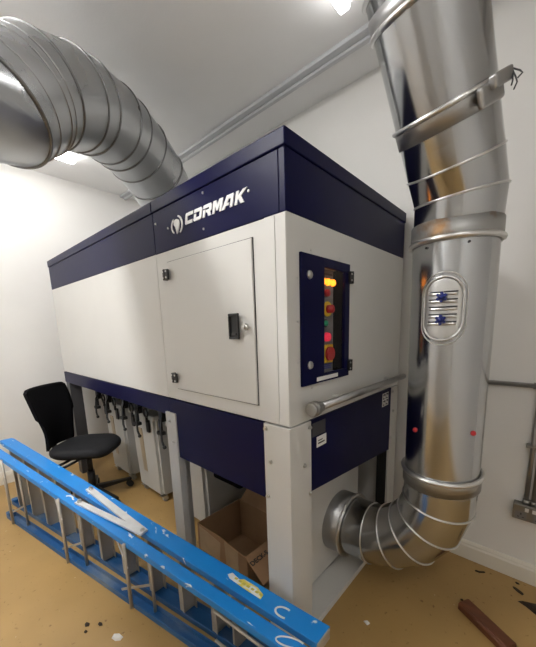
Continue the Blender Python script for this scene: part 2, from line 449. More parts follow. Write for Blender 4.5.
# electrical control box on the end wall
CB = box('control_door', (-.002, .068, 1.158), (.010, .215, 1.639), 'navy', EX, .0015)
bm = new()
add_box(bm, (-.002, .2152, 1.604), (.010, .414, 1.639), .001); add_box(bm, (-.002, .2152, 1.158), (.010, .414, 1.192), .001)
add_box(bm, (-.002, .372, 1.1922), (.010, .414, 1.6038), .001)
obj('door_frame', bm, 'navy', CB)
bm = new(); add_box(bm, (.0022, .2152, 1.1922), (.0040, .3718, 1.6038)); obj('window_pane', bm, 'clear', CB)
# inside the control recess
box('recess_lining', (-.098, .2045, 1.1805), (-.0905, .3815, 1.6145), 'recess', EX)
bm = new(); add_box(bm, (-.090, .374, 1.181), (-.003, .3810, 1.614)); add_box(bm, (-.090, .2045, 1.181), (-.003, .2075, 1.614))
obj('recess_side', bm, 'recess', EX)
PX = -.038
CP = box('control_plate', (PX - .004, .2078, 1.183), (PX, .355, 1.612), 'ctrl', EX, .001)
def button(name, y, z, r, d, m, ring=None, rr=0):
    bm = new(); add_cyl(bm, (PX, y, z), (PX + d, y, z), r, r * .92, 20); add_ball(bm, (PX + d, y, z), r * .9, (.35, 1, 1), 16, 10)
    b = obj(name, bm, m, CP)
    if ring:
        bm = new(); add_cyl(bm, (PX, y, z), (PX + .006, y, z), rr, seg=24); obj('button_ring', bm, ring, CP)
for y in (.270, .3085, .346): button('indicator_lamp', y, 1.562, .0145, .010, 'amber')
button('push_button', .294, 1.517, .016, .016, 'red')
button('emergency_stop', .306, 1.452, .018, .028, 'red', 'yellow', .031)
button('start_button', .288, 1.393, .013, .012, 'green', 'black', .017)
button('stop_button', .300, 1.335, .020, .014, 'redlit')
b = None
bm = new(); add_box(bm, (PX, .266, 1.224), (PX + .008, .346, 1.303), .006, 3); rs = obj('rotary_switch', bm, 'yellow', CP)
bm = new(); add_cyl(bm, (PX + .008, .306, 1.2635), (PX + .024, .306, 1.2635), .031, .029, 28); obj('switch_dial', bm, 'red', CP)
bm = new(); add_torus(bm, (PX + .009, .306, 1.2635), (1, 0, 0), .033, .003, 28, 6); obj('dial_ring', bm, 'yellow', CP)
bm = new()
for k, (a, bb) in enumerate(((.262, .345), (.272, .335), (.268, .340))):
    z = 1.214 - k * .008; add_box(bm, (PX, a, z), (PX + .0008, bb, z + .004))
obj('switch_text', bm, 'bluetext', CP)
box('label_strip', (PX, .235, 1.590), (PX + .001, .345, 1.597), 'dgrey', CP)
bm = new(); add_box(bm, (.0102, .160, 1.166), (.0112, .318, 1.182)); obj('door_label', bm, 'paper', CB)
for z in (1.566, 1.236):
    bm = new(); add_cyl(bm, (.010, .115, z), (.016, .115, z), .016, .014, 20); add_cyl(bm, (.016, .115, z), (.019, .115, z), .009, seg=16)
    add_box(bm, (.019, .107, z - .0015), (.0205, .123, z + .0015)); obj('door_lock', bm, 'screw', CB)
for z in (1.585, 1.205):
    bm = new(); add_box(bm, (.0102, .396, z - .024), (.024, .414, z + .024), .003); add_box(bm, (.0005, .4165, z - .024), (.018, .438, z + .024), .003)
    add_cyl(bm, (.020, .4155, z - .024), (.020, .4155, z + .024), .007, seg=12); obj('door_hinge', bm, 'black', CB)
    for dz in (-.013, .013):
        for hx, hy in ((.018, .428), (.024, .404)):
            bm = new(); add_cyl(bm, (hx, hy, z + dz), (hx + .002, hy, z + dz), .004, seg=8); obj('hinge_screw', bm, 'screw', CB)
for y, z in ((.055, 1.55), (.055, 1.40), (.055, 1.25), (.14, 1.142), (.34, 1.142), (.14, 1.655), (.34, 1.655), (.428, 1.40)):
    bm = new(); add_cyl(bm, (-.001, y, z), (.0025, y, z), .004, seg=8); obj('rivet', bm, 'screw', EX)

# round cleaning tube along the end wall
bm = new(); add_cyl(bm, (.045, .10, 1.074), (.045, 1.02, 1.074), .016, seg=24)
AT = obj('cleaning_tube', bm, 'galv_dull', EX)
bm = new(); add_cyl(bm, (.045, .078, 1.074), (.045, .106, 1.074), .029, seg=28); add_cyl(bm, (.045, .068, 1.074), (.045, .078, 1.074), .024, .029, seg=28); add_cyl(bm, (.045, .106, 1.074), (.045, .135, 1.074), .021, seg=24)
obj('tube_cap', bm, 'conduit', AT)
bm = new()
for y in (.30, .85): add_box(bm, (0, y - .012, 1.060), (.030, y + .012, 1.088), .003)
obj('tube_bracket', bm, 'cream', AT)
# plates on the side panel
box('rating_plate', (.0022, .137, .937), (.0034, .233, .995), 'dgrey', SPN)
bm = new(); add_box(bm, (.0022, .168, .884), (.0032, .240, .930)); lb = obj('paper_label', bm, 'paper', SPN)
bm = new(); add_box(bm, (.0033, .178, .897), (.0037, .226, .903)); add_box(bm, (.0033, .178, .910), (.0037, .210, .914)); obj('label_text', bm, 'ink', SPN)
bm = new(); add_box(bm, (.0022, .822, .917), (.0032, .908, .994)); lb = obj('symbol_label', bm, 'paper', SPN)
bm = new()
for i in range(2):
    for k in range(2):
        y0, z0 = .828 + i * .042, .922 + k * .037
        add_box(bm, (.0033, y0, z0), (.0037, y0 + .034, z0 + .030))
obj('symbol_square', bm, 'dgrey', SPN)
bm = new()
for i in range(2):
    for k in range(2):
        y0, z0 = .833 + i * .042, .926 + k * .037
        add_box(bm, (.0038, y0, z0 + .004), (.0041, y0 + .010, z0 + .020)); add_box(bm, (.0038, y0 + .013, z0), (.0041, y0 + .024, z0 + .014))
obj('symbol', bm, 'paper', SPN)

# ------------------------------------------------------------------ ducts
def duct_piece(name, parent, r0, r1, m='galv', ref=(1, 0, 0), bead=True, br=.0036, both=False, lip=None):
    """a steel ring between two frames (centre, normal, radius) with a raised bead at its start"""
    bm = new()
    loft(bm, [r0, r1], 72, ref)
    o = obj(name, bm, m, parent)
    if bead:
        bm = new(); add_torus(bm, r0[0], r0[1], r0[2] + br * .4, br, 72, 8, ref)
        obj('seam_bead', bm, 'bead' if m == 'galv' else 'seam', o)
    return o
def flange(name, parent, c, n, r, w, m='galv_dull', ref=(1, 0, 0), lip=.012, br=.009):
    """coupling: a sleeve with a rolled rim"""
    c, n = Vector(c), Vector(n).normalized()
    bm = new()
    loft(bm, [(c - n * w * .5, n, r), (c - n * w * .5, n, r + lip * .55), (c + n * w * .30, n, r + lip * .55), (c + n * w * .5, n, r)], 72, ref)
    o = obj(name, bm, m, parent)
    bm = new(); add_torus(bm, c + n * w * .38, n, r + lip * .6, br, 72, 10, ref, 1.1); obj('rolled_rim', bm, 'bead', o)
    return o

RD = thing('steel_duct', 'tall steel duct rising from the machine\'s right side, with blue-knobbed hatch', 'duct', (.38, .59, 0))
r = .150
yv = lambda z: .587 - .033 * (z - .9)
xv = lambda z: .38 - .002 * (z - .9)
# inlet collar on the machine
bm = new(); loft(bm, [((-.140, .585, .28), (1, 0, 0), .165), ((-.050, .590, .28), (1, 0, 0), .165), ((-.045, .590, .28), (1, 0, 0), .151)], 72, (0, 1, 0))
ic = obj('inlet_collar', bm, 'galv_dull', RD)
bm = new(); add_torus(bm, (-.048, .590, .28), (1, 0, 0), .166, .008, 72, 10, (0, 1, 0)); obj('rolled_rim', bm, 'bead', ic)
RB, ex0, ez0 = .36, .02, .28
def earc(a):
    a = math.radians(a); return ((ex0 + RB * math.sin(a), .590 + .006 * math.sin(a), ez0 + RB * (1 - math.cos(a))), (math.cos(a), 0, math.sin(a)), r)
rings = [((-.046, .590, .28), (1, 0, 0), r)] + [earc(a) for a in (9, 27, 45, 63, 81)] + [((.3805, yv(.67), .67), (0, -.02, 1), r)]
for i in range(len(rings) - 1):
    duct_piece('elbow_segment', RD, rings[i], rings[i + 1], ref=(0, 1, 0), bead=i > 0)
VN = (-.002, -.033, 1)
vr = lambda z, n=VN, rr=r: ((xv(z), yv(z), z), n, rr)
flange('flange_ring', RD, (xv(.720), yv(.720), .720), VN, r + .001, .07, ref=(0, 1, 0))
pipe = duct_piece('pipe', RD, vr(.67), vr(1.715), ref=(0, 1, 0), bead=False)
flange('flange_ring', RD, (xv(1.712), yv(1.712), 1.712), (.002, .033, -1), r + .001, .075, 'rust', ref=(0, 1, 0))
# upper elbow leaning towards the room
UD = Vector((-.138, -.606, 1)).normalized()
P0 = Vector((.394, .553, 1.80)); V0 = Vector(VN).normalized()
def lean(f): return (V0 * (1 - f) + UD * f).normalized()
U = [vr(1.715), (P0 + UD * .045, lean(.45), r + .001), (P0 + UD * .155, lean(.85), r + .001), (P0 + UD * .23, UD, r)]
for i in range(3): duct_piece('elbow_segment', RD, U[i], U[i + 1], ref=(1, 0, 0), bead=i > 0)
up = lambda d: P0 + UD * d
duct_piece('upper_pipe', RD, U[3], (up(.60), UD, r), bead=False)
cl = flange('clamp_band', RD, up(.245), UD, r + .001, .085)
# the clamp's fastening tab with loose wire ends
u, v = frame(UD, (1, 0, 0))
cdir = (u * .90 + v * -.43)
CD = .30
bpy.data.objects.remove(cl.children[0]); bpy.data.objects.remove(cl)
cl = flange('clamp_band', RD, up(CD), UD, r + .0005, .062, lip=.009, br=.007)
cc = up(CD)
bm = new()
tang = UD.cross(cdir).normalized()
mt = Matrix((( *tang, 0), (*UD, 0), (*cdir, 0), (0, 0, 0, 1))).transposed()
mt.translation = cc + cdir * (r + .010) - tang * .012
add_box(bm, (-.055, -.030, -.004), (.040, .022, .016), .008, 3, mt)
add_box(bm, (-.020, .0, .010), (.055, .034, .034), .006, 2, mt)
tb = obj('clamp_tab', bm, 'galv_dull', cl)
bm = new()
q0 = mt @ Vector((.052, .025, .028))
for dx, dz in ((.012, -.055), (.020, -.030), (.004, -.042)):
    add_tube(bm, [q0, q0 + Vector((dx, 0, dz * .5)), q0 + Vector((dx * 1.3, .004, dz * .7)), q0 + Vector((dx * .8, .002, dz))], .0022, 6)
obj('wire_end', bm, 'dgrey', cl)
flange('flange_ring', RD, up(.592), -UD, r + .001, .045, lip=.008, br=.007)
bm = new(); add_torus(bm, up(.655), UD, r + .004, .007, 72, 10, (1, 0, 0)); obj('seam_bead', bm, 'bead', RD)
e1 = up(1.0); hz = Vector((-.16, -.985, 0))
duct_piece('upper_pipe', RD, (up(.60), UD, r), (up(.83), UD, r), bead=False)
mid = up(.83); end = mid + (UD + hz).normalized() * .14
duct_piece('elbow_segment', RD, (mid, UD, r), (end, (UD * .4 + hz).normalized(), r))
duct_piece('upper_pipe', RD, (end, (UD * .4 + hz).normalized(), r), (Vector((end.x - .26, YF + .03, end.z + .03)), (0, -1, 0), r))

# inspection hatch on the pipe: a rounded plate curved with the pipe
hc = (xv(1.433), yv(1.433), 1.433)
ha = math.atan2(-.984, .18) - .13                     # direction of the hatch around the pipe
def on_pipe(a, z, d): return Vector((xv(z) + (r + d) * math.cos(ha + a / r), yv(z) + (r + d) * math.sin(ha + a / r), z))
def stadium(w, h, n=14):
    rr = w; pts = []
    for i in range(n + 1): t = PI * i / n; pts.append((rr * math.cos(t), h - rr + rr * math.sin(t)))
    for i in range(n + 1): t = PI + PI * i / n; pts.append((rr * math.cos(t), -h + rr + rr * math.sin(t)))
    return pts
def hatch_plate(w, h, d0, d1, zc=1.433):
    """a curved plate filled in rows so that it follows the pipe"""
    bm = new(); rows = 28; cols = 16; grid = []
    for i in range(rows + 1):
        z = -h + 2 * h * i / rows; az = abs(z)
        hw = w if az <= h - w else math.sqrt(max(1e-6, w * w - (az - (h - w)) ** 2))
        grid.append([[bm.verts.new(on_pipe(-hw + 2 * hw * j / cols, zc + z, d)) for j in range(cols + 1)] for d in (d1, d0)])
    for i in range(rows):
        for j in range(cols):
            f = bm.faces.new((grid[i][0][j], grid[i][0][j + 1], grid[i + 1][0][j + 1], grid[i + 1][0][j])); f.smooth = True
        for j in (0, cols):
            f = bm.faces.new((grid[i][0][j], grid[i + 1][0][j], grid[i + 1][1][j], grid[i][1][j])); f.smooth = True
    return bm
HT = obj('inspection_hatch', hatch_plate(.061, .108, 0, .006), 'hatch', RD)
bm = new(); pts = [on_pipe(a, 1.433 + z, .006) for a, z in stadium(.065, .113)]; add_tube(bm, pts + [pts[0], pts[1]], .005, 8); obj('hatch_rim', bm, 'hatch', HT)
bm = new(); pts = [on_pipe(a, 1.433 + z, .001) for a, z in stadium(.078, .130)]; add_tube(bm, pts + [pts[0], pts[1]], .003, 6); obj('hatch_frame', bm, 'hatch', HT)
for k in range(5):
    z = 1.433 + (k - 2) * .0265
    bm = new(); add_tube(bm, [on_pipe(-.046 + .092 * i / 8, z, .006) for i in range(9)], .0055, 8); obj('hatch_rib', bm, 'bead', HT)
    bm = new(); add_tube(bm, [on_pipe(-.046 + .092 * i / 8, z + .0075, .0055) for i in range(9)], .0028, 6); obj('groove_dark_line', bm, 'dgrey', HT)  # dark tube along each rib, groove darkness given as colour
for z in (1.474, 1.394):
    bm = new(); a = on_pipe(0, z, .006); b = on_pipe(0, z, .022); c = on_pipe(0, z, .036); nrm = (b - a).normalized()
    add_cyl(bm, a, b, .009, seg=14); add_cyl(bm, b, c, .014, .012, 20); add_ball(bm, c, .010, (1, 1, 1), 12, 8)
    uu, vv = frame(nrm)
    for i in range(6):
        t = 2 * PI * i / 6; p = b + (uu * math.cos(t) + vv * math.sin(t)) * .014; add_cyl(bm, p, p + nrm * .013, .005, seg=10)
    obj('hatch_knob', bm, 'bluep', HT)
# red plugs
for a, z in ((-.088, .945), (.140, .960)):
    bm = new(); p = on_pipe(a, z, 0); n_ = (on_pipe(a, z, .01) - p).normalized()
    add_cyl(bm, p - n_ * .004, p + n_ * .004, .010, seg=16); add_ball(bm, p + n_ * .004, .008, u=12, v=8); obj('plug', bm, 'red', RD)
for a in (-.07, .07):
    for z in (1.655,):
        bm = new(); p = on_pipe(a, z, 0); n_ = (on_pipe(a, z, .01) - p).normalized(); add_cyl(bm, p, p + n_ * .004, .0045, seg=8); obj('rivet', bm, 'dgrey', RD)

# --- left duct arching from the cabinet top towards the front wall
LD = thing('steel_duct', 'wide segmented steel duct arching from the machine top to the left', 'duct', (-1.68, .73, 2.0))
x0, y0, z1, RB2, ph, rl = -1.722, .819, 1.6, .902, math.radians(29.8), .20
hh = Vector((math.sin(ph), -math.cos(ph), 0)); bn = hh.cross(Vector((0, 0, 1)))
def larc(s, rr=rl):
    s = math.radians(s)
    return (Vector((x0, y0, z1)) + hh * RB2 * (1 - math.cos(s)) + Vector((0, 0, RB2 * math.sin(s))), hh * math.sin(s) + Vector((0, 0, math.cos(s))), rr)
base = (Vector((-1.685, .745, 2.0)), Vector((0, 0, 1)), rl)
bm = new(); loft(bm, [(base[0], base[1], rl + .03), (base[0] + Vector((0, 0, .012)), base[1], rl + .03), (base[0] + Vector((0, 0, .012)), base[1], rl)], 72, bn); obj('base_collar', bm, 'galv_dull', LD)
LR = [base, larc(33), larc(49), larc(65), larc(77), larc(86), larc(92), larc(103), larc(109), larc(121), larc(139)]
for i in range(len(LR) - 1):
    duct_piece('duct_segment', LD, LR[i], LR[i + 1], 'galv_left', bn, i > 0, .0045)
for s_ in (125.5, 128):
    c, n, _ = larc(s_); c, n = Vector(c), n
A = LR[-1]; dA = Vector((.30, -.93, -.25)).normalized(); tA = (YF + .03 - A[0].y) / dA.y
A3 = (A[0] + dA * tA, Vector((0, -1, 0)), rl)
duct_piece('duct_segment', LD, A, A3, 'galv_left', bn, True, .006)
for s_ in (125.5, 128, 134):
    c, n, _ = larc(s_)
    k = [i for i in range(len(LR) - 1)]
    # bead lies on the straight segment between its two neighbours
    lo, hi = 121, 139
    a, b = larc(lo), larc(hi); f = (s_ - lo) / (hi - lo)
    bm = new(); add_torus(bm, a[0].lerp(b[0], f), a[1].lerp(b[1], f), rl + .001, .0025, 72, 8, bn); obj('seam_bead', bm, 'galv_dull', LD)
for s_, t in ((124, 300), (124, 330), (124, 0), (131, 270), (131, 310), (131, 345), (136, 280), (71, 300), (71, 330), (71, 0)):
    lo, hi = 121, 139
    if s_ == 71: lo, hi = 65, 77
    a, b = larc(lo), larc(hi); f = (s_ - lo) / (hi - lo); c = a[0].lerp(b[0], f); n = a[1].lerp(b[1], f).normalized()
    u, v = frame(n, bn); d = u * math.cos(math.radians(t)) + v * math.sin(math.radians(t))
    bm = new(); p = c + d * (rl - .002); add_cyl(bm, p, p + d * .006, .005, seg=8); obj('rivet', bm, 'bead', LD)

# ------------------------------------------------------------------ stepladder lying on its side
LA = thing('stepladder', 'blue paint-spattered stepladder lying on its side across the front of the machine', 'ladder', (-1.2, -.38, 0))
zt = lambda x: .373 - .098 * (x + .77)
def rail(name, xa, xb, yfun, w, top, m):
    """channel with the web outside and two flanges turned inwards"""
    bm = new(); t = .005; fl = .032
    secs = []
    for x in (xa, xb):
        y = yfun(x); z = zt(x) if top else 0.0; s_ = -1 if top else 1
        prof = [(y, z), (y + w, z), (y + w, z + s_ * fl), (y + w - t, z + s_ * fl), (y + w - t, z + s_ * t), (y + t, z + s_ * t), (y + t, z + s_ * fl), (y, z + s_ * fl)]
        secs.append([bm.verts.new((x, p[0], p[1])) for p in prof])
    n = 8
    for i in range(n): bm.faces.new((secs[0][i], secs[0][(i + 1) % n], secs[1][(i + 1) % n], secs[1][i]))
    bm.faces.new(secs[0]); bm.faces.new(secs[1])
    es = [e for e in bm.edges if abs((e.verts[0].co - e.verts[1].co).x) > .5]
    bmesh.ops.bevel(bm, geom=es, offset=.0015, segments=1, affect='EDGES')
    return obj(name, bm, m, LA)
ny = lambda x: -.200 + .180 * x
fy = lambda x: -.118 + .172 * x
NW, FW = .054, .084
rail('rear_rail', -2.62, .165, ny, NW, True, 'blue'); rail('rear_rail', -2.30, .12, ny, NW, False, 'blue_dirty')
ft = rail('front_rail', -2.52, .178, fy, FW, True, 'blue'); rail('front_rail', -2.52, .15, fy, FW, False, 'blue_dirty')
for x in (-2.39, -2.155, -1.925, -1.695, -1.462, -1.235, -1.005, -.775, -.545, -.335):
    bm = new(); y = fy(x)
    add_box(bm, (x - .006, y + .006, .006), (x + .006, y + FW - .006, zt(x) - .006))
    add_box(bm, (x + .006, y + .006, .006), (x + .030, y + .010, zt(x) - .006)); add_box(bm, (x + .006, y + FW - .010, .006), (x + .030, y + FW - .006, zt(x) - .006))
    obj('tread', bm, 'alu', LA)
for x in (-2.165, -1.39, -.775):
    bm = new(); y = ny(x)
    add_tube(bm, [(x, y - .006, .004), (x, y - .006, zt(x) - .010)], .009, 8)
    add_tube(bm, [(x + .115, y + NW + .006, .006), (x + .115, y + NW + .006, zt(x) - .012)], .008, 8)
    obj('cross_bar', bm, 'alu', LA)
    bm = new()
    def strap(a, b, w=.012):
        a, b = Vector(a), Vector(b); d = (b - a).normalized(); sd = d.cross(Vector((0, 1, 0))).normalized() * w * .5
        add_prism(bm, [a - sd, a + sd, b + sd, b - sd], (0, .003, 0))
    strap((x - .12, y - .004, .035), (x + .115, y + NW + .002, .16)); obj('brace', bm, 'alu', LA)
    bm = new(); strap((x - .10, y - .006, zt(x) - .03), (x + .01, y - .006, zt(x) - .14)); obj('brace', bm, 'spread', LA)
# head bracket at the narrow end
bm = new()
x = -.22
add_box(bm, (x, fy(x) + .006, .006), (x + .012, fy(x) + FW - .006, zt(x) - .006)); obj('tread', bm, 'alu', LA)
bm = new()
add_tube(bm, [(-.22, ny(-.2), .27), (.10, ny(.1) + .01, .21)], .006, 8); add_tube(bm, [(-.22, ny(-.2), .13), (.10, ny(.1) + .01, .04)], .006, 8)
obj('brace', bm, 'alu', LA)
for x_, yf, w_ in ((.150, ny, NW), (.165, fy, FW)):
    box('rail_cap', (x_ + .004, yf(x_) + .002, zt(x_) - .050), (x_ + .018, yf(x_) + w_ - .002, zt(x_) - .004), 'alu', LA, .004)
for x_, yf, w_, tp in ((-2.52, fy, FW, True), (-2.30, ny, NW, False), (-2.52, fy, FW, False)):
    z_ = zt(x_) if tp else 0
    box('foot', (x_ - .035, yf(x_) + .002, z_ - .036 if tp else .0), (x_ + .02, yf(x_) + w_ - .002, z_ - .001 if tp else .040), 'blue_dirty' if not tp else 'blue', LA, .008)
# spreader stay: two white bars meeting at a pivot on top of the rails
bm = new()
def bar(a, b, w, h=.010):
    a, b = Vector(a), Vector(b); d = (b - a).normalized(); sd = Vector((-d.y, d.x, 0)).normalized() * w * .5
    add_prism(bm, [a - sd, a + sd, b + sd, b - sd], (0, 0, h))
bar((-1.355, -.305, zt(-1.355) + .001), (-.76, -.248, zt(-.76) + .003), .036)
sp = obj('spreader', bm, 'spread', LA)
bm = new(); bar((-1.26, -.395, zt(-1.26) + .001), (-.745, -.262, zt(-.745) + .012), .030); obj('spreader', bm, 'spread', LA)
bm = new()
for x_, y_ in ((-.765, -.256), (-1.33, -.302), (-1.24, -.389)): add_cyl(bm, (x_, y_, zt(x_) + .008), (x_, y_, zt(x_) + .026), .011, seg=14)
obj('pivot', bm, 'screw', sp)
# torn caution label
bm = new(); z_ = lambda x: zt(x) + .0006
add_prism(bm, [(x, y, z_(x)) for x, y in ((-.272, -.118), (-.25, -.126), (-.17, -.117), (-.085, -.104), (-.09, -.082), (-.13, -.074), (-.20, -.085), (-.215, -.100), (-.262, -.098))], (0, 0, .0008))
obj('caution_label', bm, 'ylabel', ft, label='torn yellow and white caution label')
bm = new()
for i in range(7):
    xx = -.235 + i * .022; add_prism(bm, [(xx, -.113 + i * .003, z_(xx) + .001), (xx + .014, -.111 + i * .003, z_(xx + .014) + .001), (xx + .014, -.101 + i * .003, z_(xx + .014) + .001), (xx, -.103 + i * .003, z_(xx) + .001)], (0, 0, .0003))
obj('label_mark', bm, mat('faded_print', (.62, .50, .10), .6), ft)
# white paint drips ringed on the rail
bm = new()
def ringmark(cx, cy, a, b, rot, t0, t1, w=.006, n=20, zz=None):
    P = []
    for i in range(n + 1):
        t = math.radians(t0 + (t1 - t0) * i / n); ex, ey = a * math.cos(t), b * math.sin(t)
        P.append((cx + ex * math.cos(rot) - ey * math.sin(rot), cy + ex * math.sin(rot) + ey * math.cos(rot), ex, ey))
    for p, p2 in zip(P, P[1:]):
        a0 = Vector((p[0], p[1], zt(p[0]) + .0008)); a1 = Vector((p2[0], p2[1], zt(p2[0]) + .0008)); d = (a1 - a0).normalized(); sd = Vector((-d.y, d.x, 0)) * w * .5
        add_prism(bm, [a0 - sd, a0 + sd, a1 + sd, a1 - sd], (0, 0, .0008))
ringmark(.02, -.082, .035, .020, .3, 60, 290, .008)
obj('paint_ring', bm, 'white', ft)
bm = new(); ringmark(.105, -.150, .050, .016, .5, 20, 290, .006); obj('paint_ring', bm, 'white', LA)

# ------------------------------------------------------------------ bins under the machine
def make_bin(label, bx):
    t = thing('collection_bin', label, 'bin', (0, 0, 0), 'grey bins under the machine')
    bm = new(); zb, ztp = .055, .735
    w0, w1, d0, d1 = .190, .205, .225, .245
    vs = add_box(bm, (-w1, -d1, zb), (w1, d1, ztp))
    for v in vs:
        if v.co.z < .3: v.co.x *= w0 / w1; v.co.y *= d0 / d1
    bmesh.ops.bevel(bm, geom=[e for e in bm.edges if abs(e.verts[0].co.z - e.verts[1].co.z) > .3], offset=.022, segments=4, affect='EDGES')
    bmesh.ops.bevel(bm, geom=[e for e in bm.edges if e.verts[0].co.z < .1 and e.verts[1].co.z < .1 and len(e.link_faces) == 2], offset=.02, segments=3, affect='EDGES')
    obj('tub', bm, 'bin', t)
    bm = new(); add_box(bm, (-w1 - .012, -d1 - .012, .700), (w1 + .012, d1 + .012, .738), .012, 3); obj('rim', bm, 'bin', t)
    bm = new()
    vs = add_box(bm, (-.075, -.236 - .003, .22), (-.010, -.232, .60), .002)
    for v in vs: v.co.y += -.012 * (v.co.z - .39) / .35 * 1.2
    obj('level_window', bm, 'binwin', t)
    for dx in (-.13, .13):
        bm = new(); add_box(bm, (dx - .022, -.262, .60), (dx + .022, -.246, .70), .004); obj('catch', bm, 'black', t)
    for sx in (-1, 1):
        for sy in (-1, 1):
            cx, cy = sx * .158, sy * .198
            bm = new(); add_box(bm, (cx - .025, cy - .025, .0500), (cx + .025, cy + .025, .0548)); add_prism(bm, [(cx - .014, cy - .012, .0500), (cx - .014, cy + .012, .0500), (cx - .014, cy + .028, .022), (cx - .014, cy + .012, .018)], (.003, 0, 0)); add_prism(bm, [(cx + .011, cy - .012, .0500), (cx + .011, cy + .012, .0500), (cx + .011, cy + .028, .022), (cx + .011, cy + .012, .018)], (.003, 0, 0))
            k = obj('caster', bm, 'screw', t)
            bm = new(); add_cyl(bm, (cx - .0105, cy + .012, .0225), (cx + .0105, cy + .012, .0225), .022, seg=24); obj('wheel', bm, 'bin', k)
    t.location = (bx, .46, 0)
    return t
b0 = make_bin('grey wheeled bin beside the office chair, leftmost under the machine', BINX[0])
b1 = dup(b0, (BINX[1], .46, 0)); b1['label'] = 'grey wheeled bin with tan level strip, just left of the middle post'
b2 = dup(b0, (BINX[2], .46, 0)); b2['label'] = 'grey wheeled bin behind the cardboard box, right of the middle post'

# ------------------------------------------------------------------ cardboard box
CBX = thing('cardboard_box', 'open brown cardboard box with printed flap under the machine', 'box', (-.56, .21, 0))
bx0, bx1, by0, by1, bz = -.775, -.345, .060, .385, .26
def panel(name, pts, d, m='card', parent=CBX, **k):
    bm = new(); add_prism(bm, pts, d); return obj(name, bm, m, parent, **k)
fw = panel('wall', [(bx0, by0, 0), (bx1, by0, 0), (bx1, by0, bz - .015), (-.56, by0, bz + .005), (bx0, by0, bz)], (0, .004, 0))
panel('wall', [(bx0, by1, 0), (bx1, by1, 0), (bx1, by1, bz), (bx0, by1, bz)], (0, .004, 0))
panel('wall', [(bx0, by0 + .0045, 0), (bx0, by1 - .0005, 0), (bx0, by1 - .0005, bz), (bx0, by0 + .0045, bz)], (.004, 0, 0))
panel('wall', [(bx1 - .004, by0 + .0045, 0), (bx1 - .004, by1 - .0005, 0), (bx1 - .004, by1 - .0005, bz), (bx1 - .004, by0 + .0045, bz)], (.004, 0, 0))
panel('bottom', [(bx0 + .005, by0 + .005, .001), (bx1 - .005, by0 + .005, .001), (bx1 - .005, by1 - .001, .001), (bx0 + .005, by1 - .001, .001)], (0, 0, .004))
panel('flap', [(bx0 + .01, by1 + .004, bz), (bx1 - .01, by1 + .004, bz), (bx1 - .02, by1 + .07, bz + .09), (bx0 + .03, by1 + .07, bz + .09)], (0, .004, .001))
FL = panel('flap', [(bx1, by0 - .012, bz), (bx1, by1 - .01, bz), (bx1 + .165, by1 - .03, bz - .030), (bx1 + .165, by0 - .055, bz - .030)], (0, 0, .004))
panel('tape', [(bx0 + .02, by0 - .0012, .10), (bx0 + .20, by0 - .0012, .11), (bx0 + .215, by0 - .0012, bz - .03), (bx0 + .02, by0 - .0012, bz - .008)], (0, .001, 0), 'tape', fw)
panel('tape', [(bx0 + .26, by0 - .0012, .12), (bx0 + .36, by0 - .0012, .11), (bx0 + .36, by0 - .0012, bz - .01), (bx0 + .25, by0 - .0012, bz - .002)], (0, .001, 0), 'tape', fw)
cu = bpy.data.curves.new('print', 'FONT'); cu.body = 'DECK-S'; cu.size = .034; cu.extrude = .0004; cu.offset = .0012
to = bpy.data.objects.new('print', cu); COL.objects.link(to)
bpy.context.view_layer.update()
me = bpy.data.meshes.new_from_object(to.evaluated_get(bpy.context.evaluated_depsgraph_get())); bpy.data.objects.remove(to)
sl = math.atan2(-.030, .165)
ex = Vector((0, 1, 0)); ey = Vector((-math.cos(sl), 0, -math.sin(sl))); ez = ex.cross(ey)
mx_ = Matrix(((ex.x, ey.x, ez.x, 0), (ex.y, ey.y, ez.y, 0), (ex.z, ey.z, ez.z, 0), (0, 0, 0, 1)))
mx_.translation = Vector((bx1 + .062, by0 - .022, bz + .0045 - .030 * .062 / .165))
bm = new(); bm.from_mesh(me); bmesh.ops.transform(bm, matrix=mx_, verts=bm.verts); bpy.data.meshes.remove(me)
obj('printed_text', bm, 'ink', FL, label='black printed letters on the flap')

# ------------------------------------------------------------------ office chair
CH = thing('office_chair', 'black office swivel chair with tall mesh back by the left wall', 'chair', (-2.06, -.075, 0))
cx, cy, ca = -2.08, -.085, math.radians(44)
fwd = Vector((math.cos(ca), math.sin(ca), 0)); lft = Vector((-math.sin(ca), math.cos(ca), 0)); cc0 = Vector((cx, cy, 0))
P = lambda f, l, z: cc0 + fwd * f + lft * l + Vector((0, 0, z))
# seat cushion
bm = new(); rows = []
NU, NV = 40, 10
def seat_outline(t):
    c, s_ = math.cos(t), math.sin(t); e = 2 / 3.2
    return .222 * math.copysign(abs(c) ** e, c), .222 * math.copysign(abs(s_) ** e, s_)
for sc_, z in ((.0, .425), (.70, .424), (.90, .430), (.985, .450), (1.0, .468), (.985, .485), (.93, .497), (.80, .502), (.45, .496), (.0, .493)):
    rows.append([bm.verts.new(P(a * sc_, b * sc_, z - (.030 * max(0, a * sc_ - .12) / .125 if a > 0 else 0))) for a, b in [seat_outline(2 * PI * i / NU) for i in range(NU)]])
for a, b in zip(rows, rows[1:]):
    for i in range(NU):
        f = bm.faces.new((a[i], a[(i + 1) % NU], b[(i + 1) % NU], b[i])); f.smooth = True
bmesh.ops.remove_doubles(bm, verts=bm.verts, dist=1e-5)
obj('seat', bm, 'seat', CH)
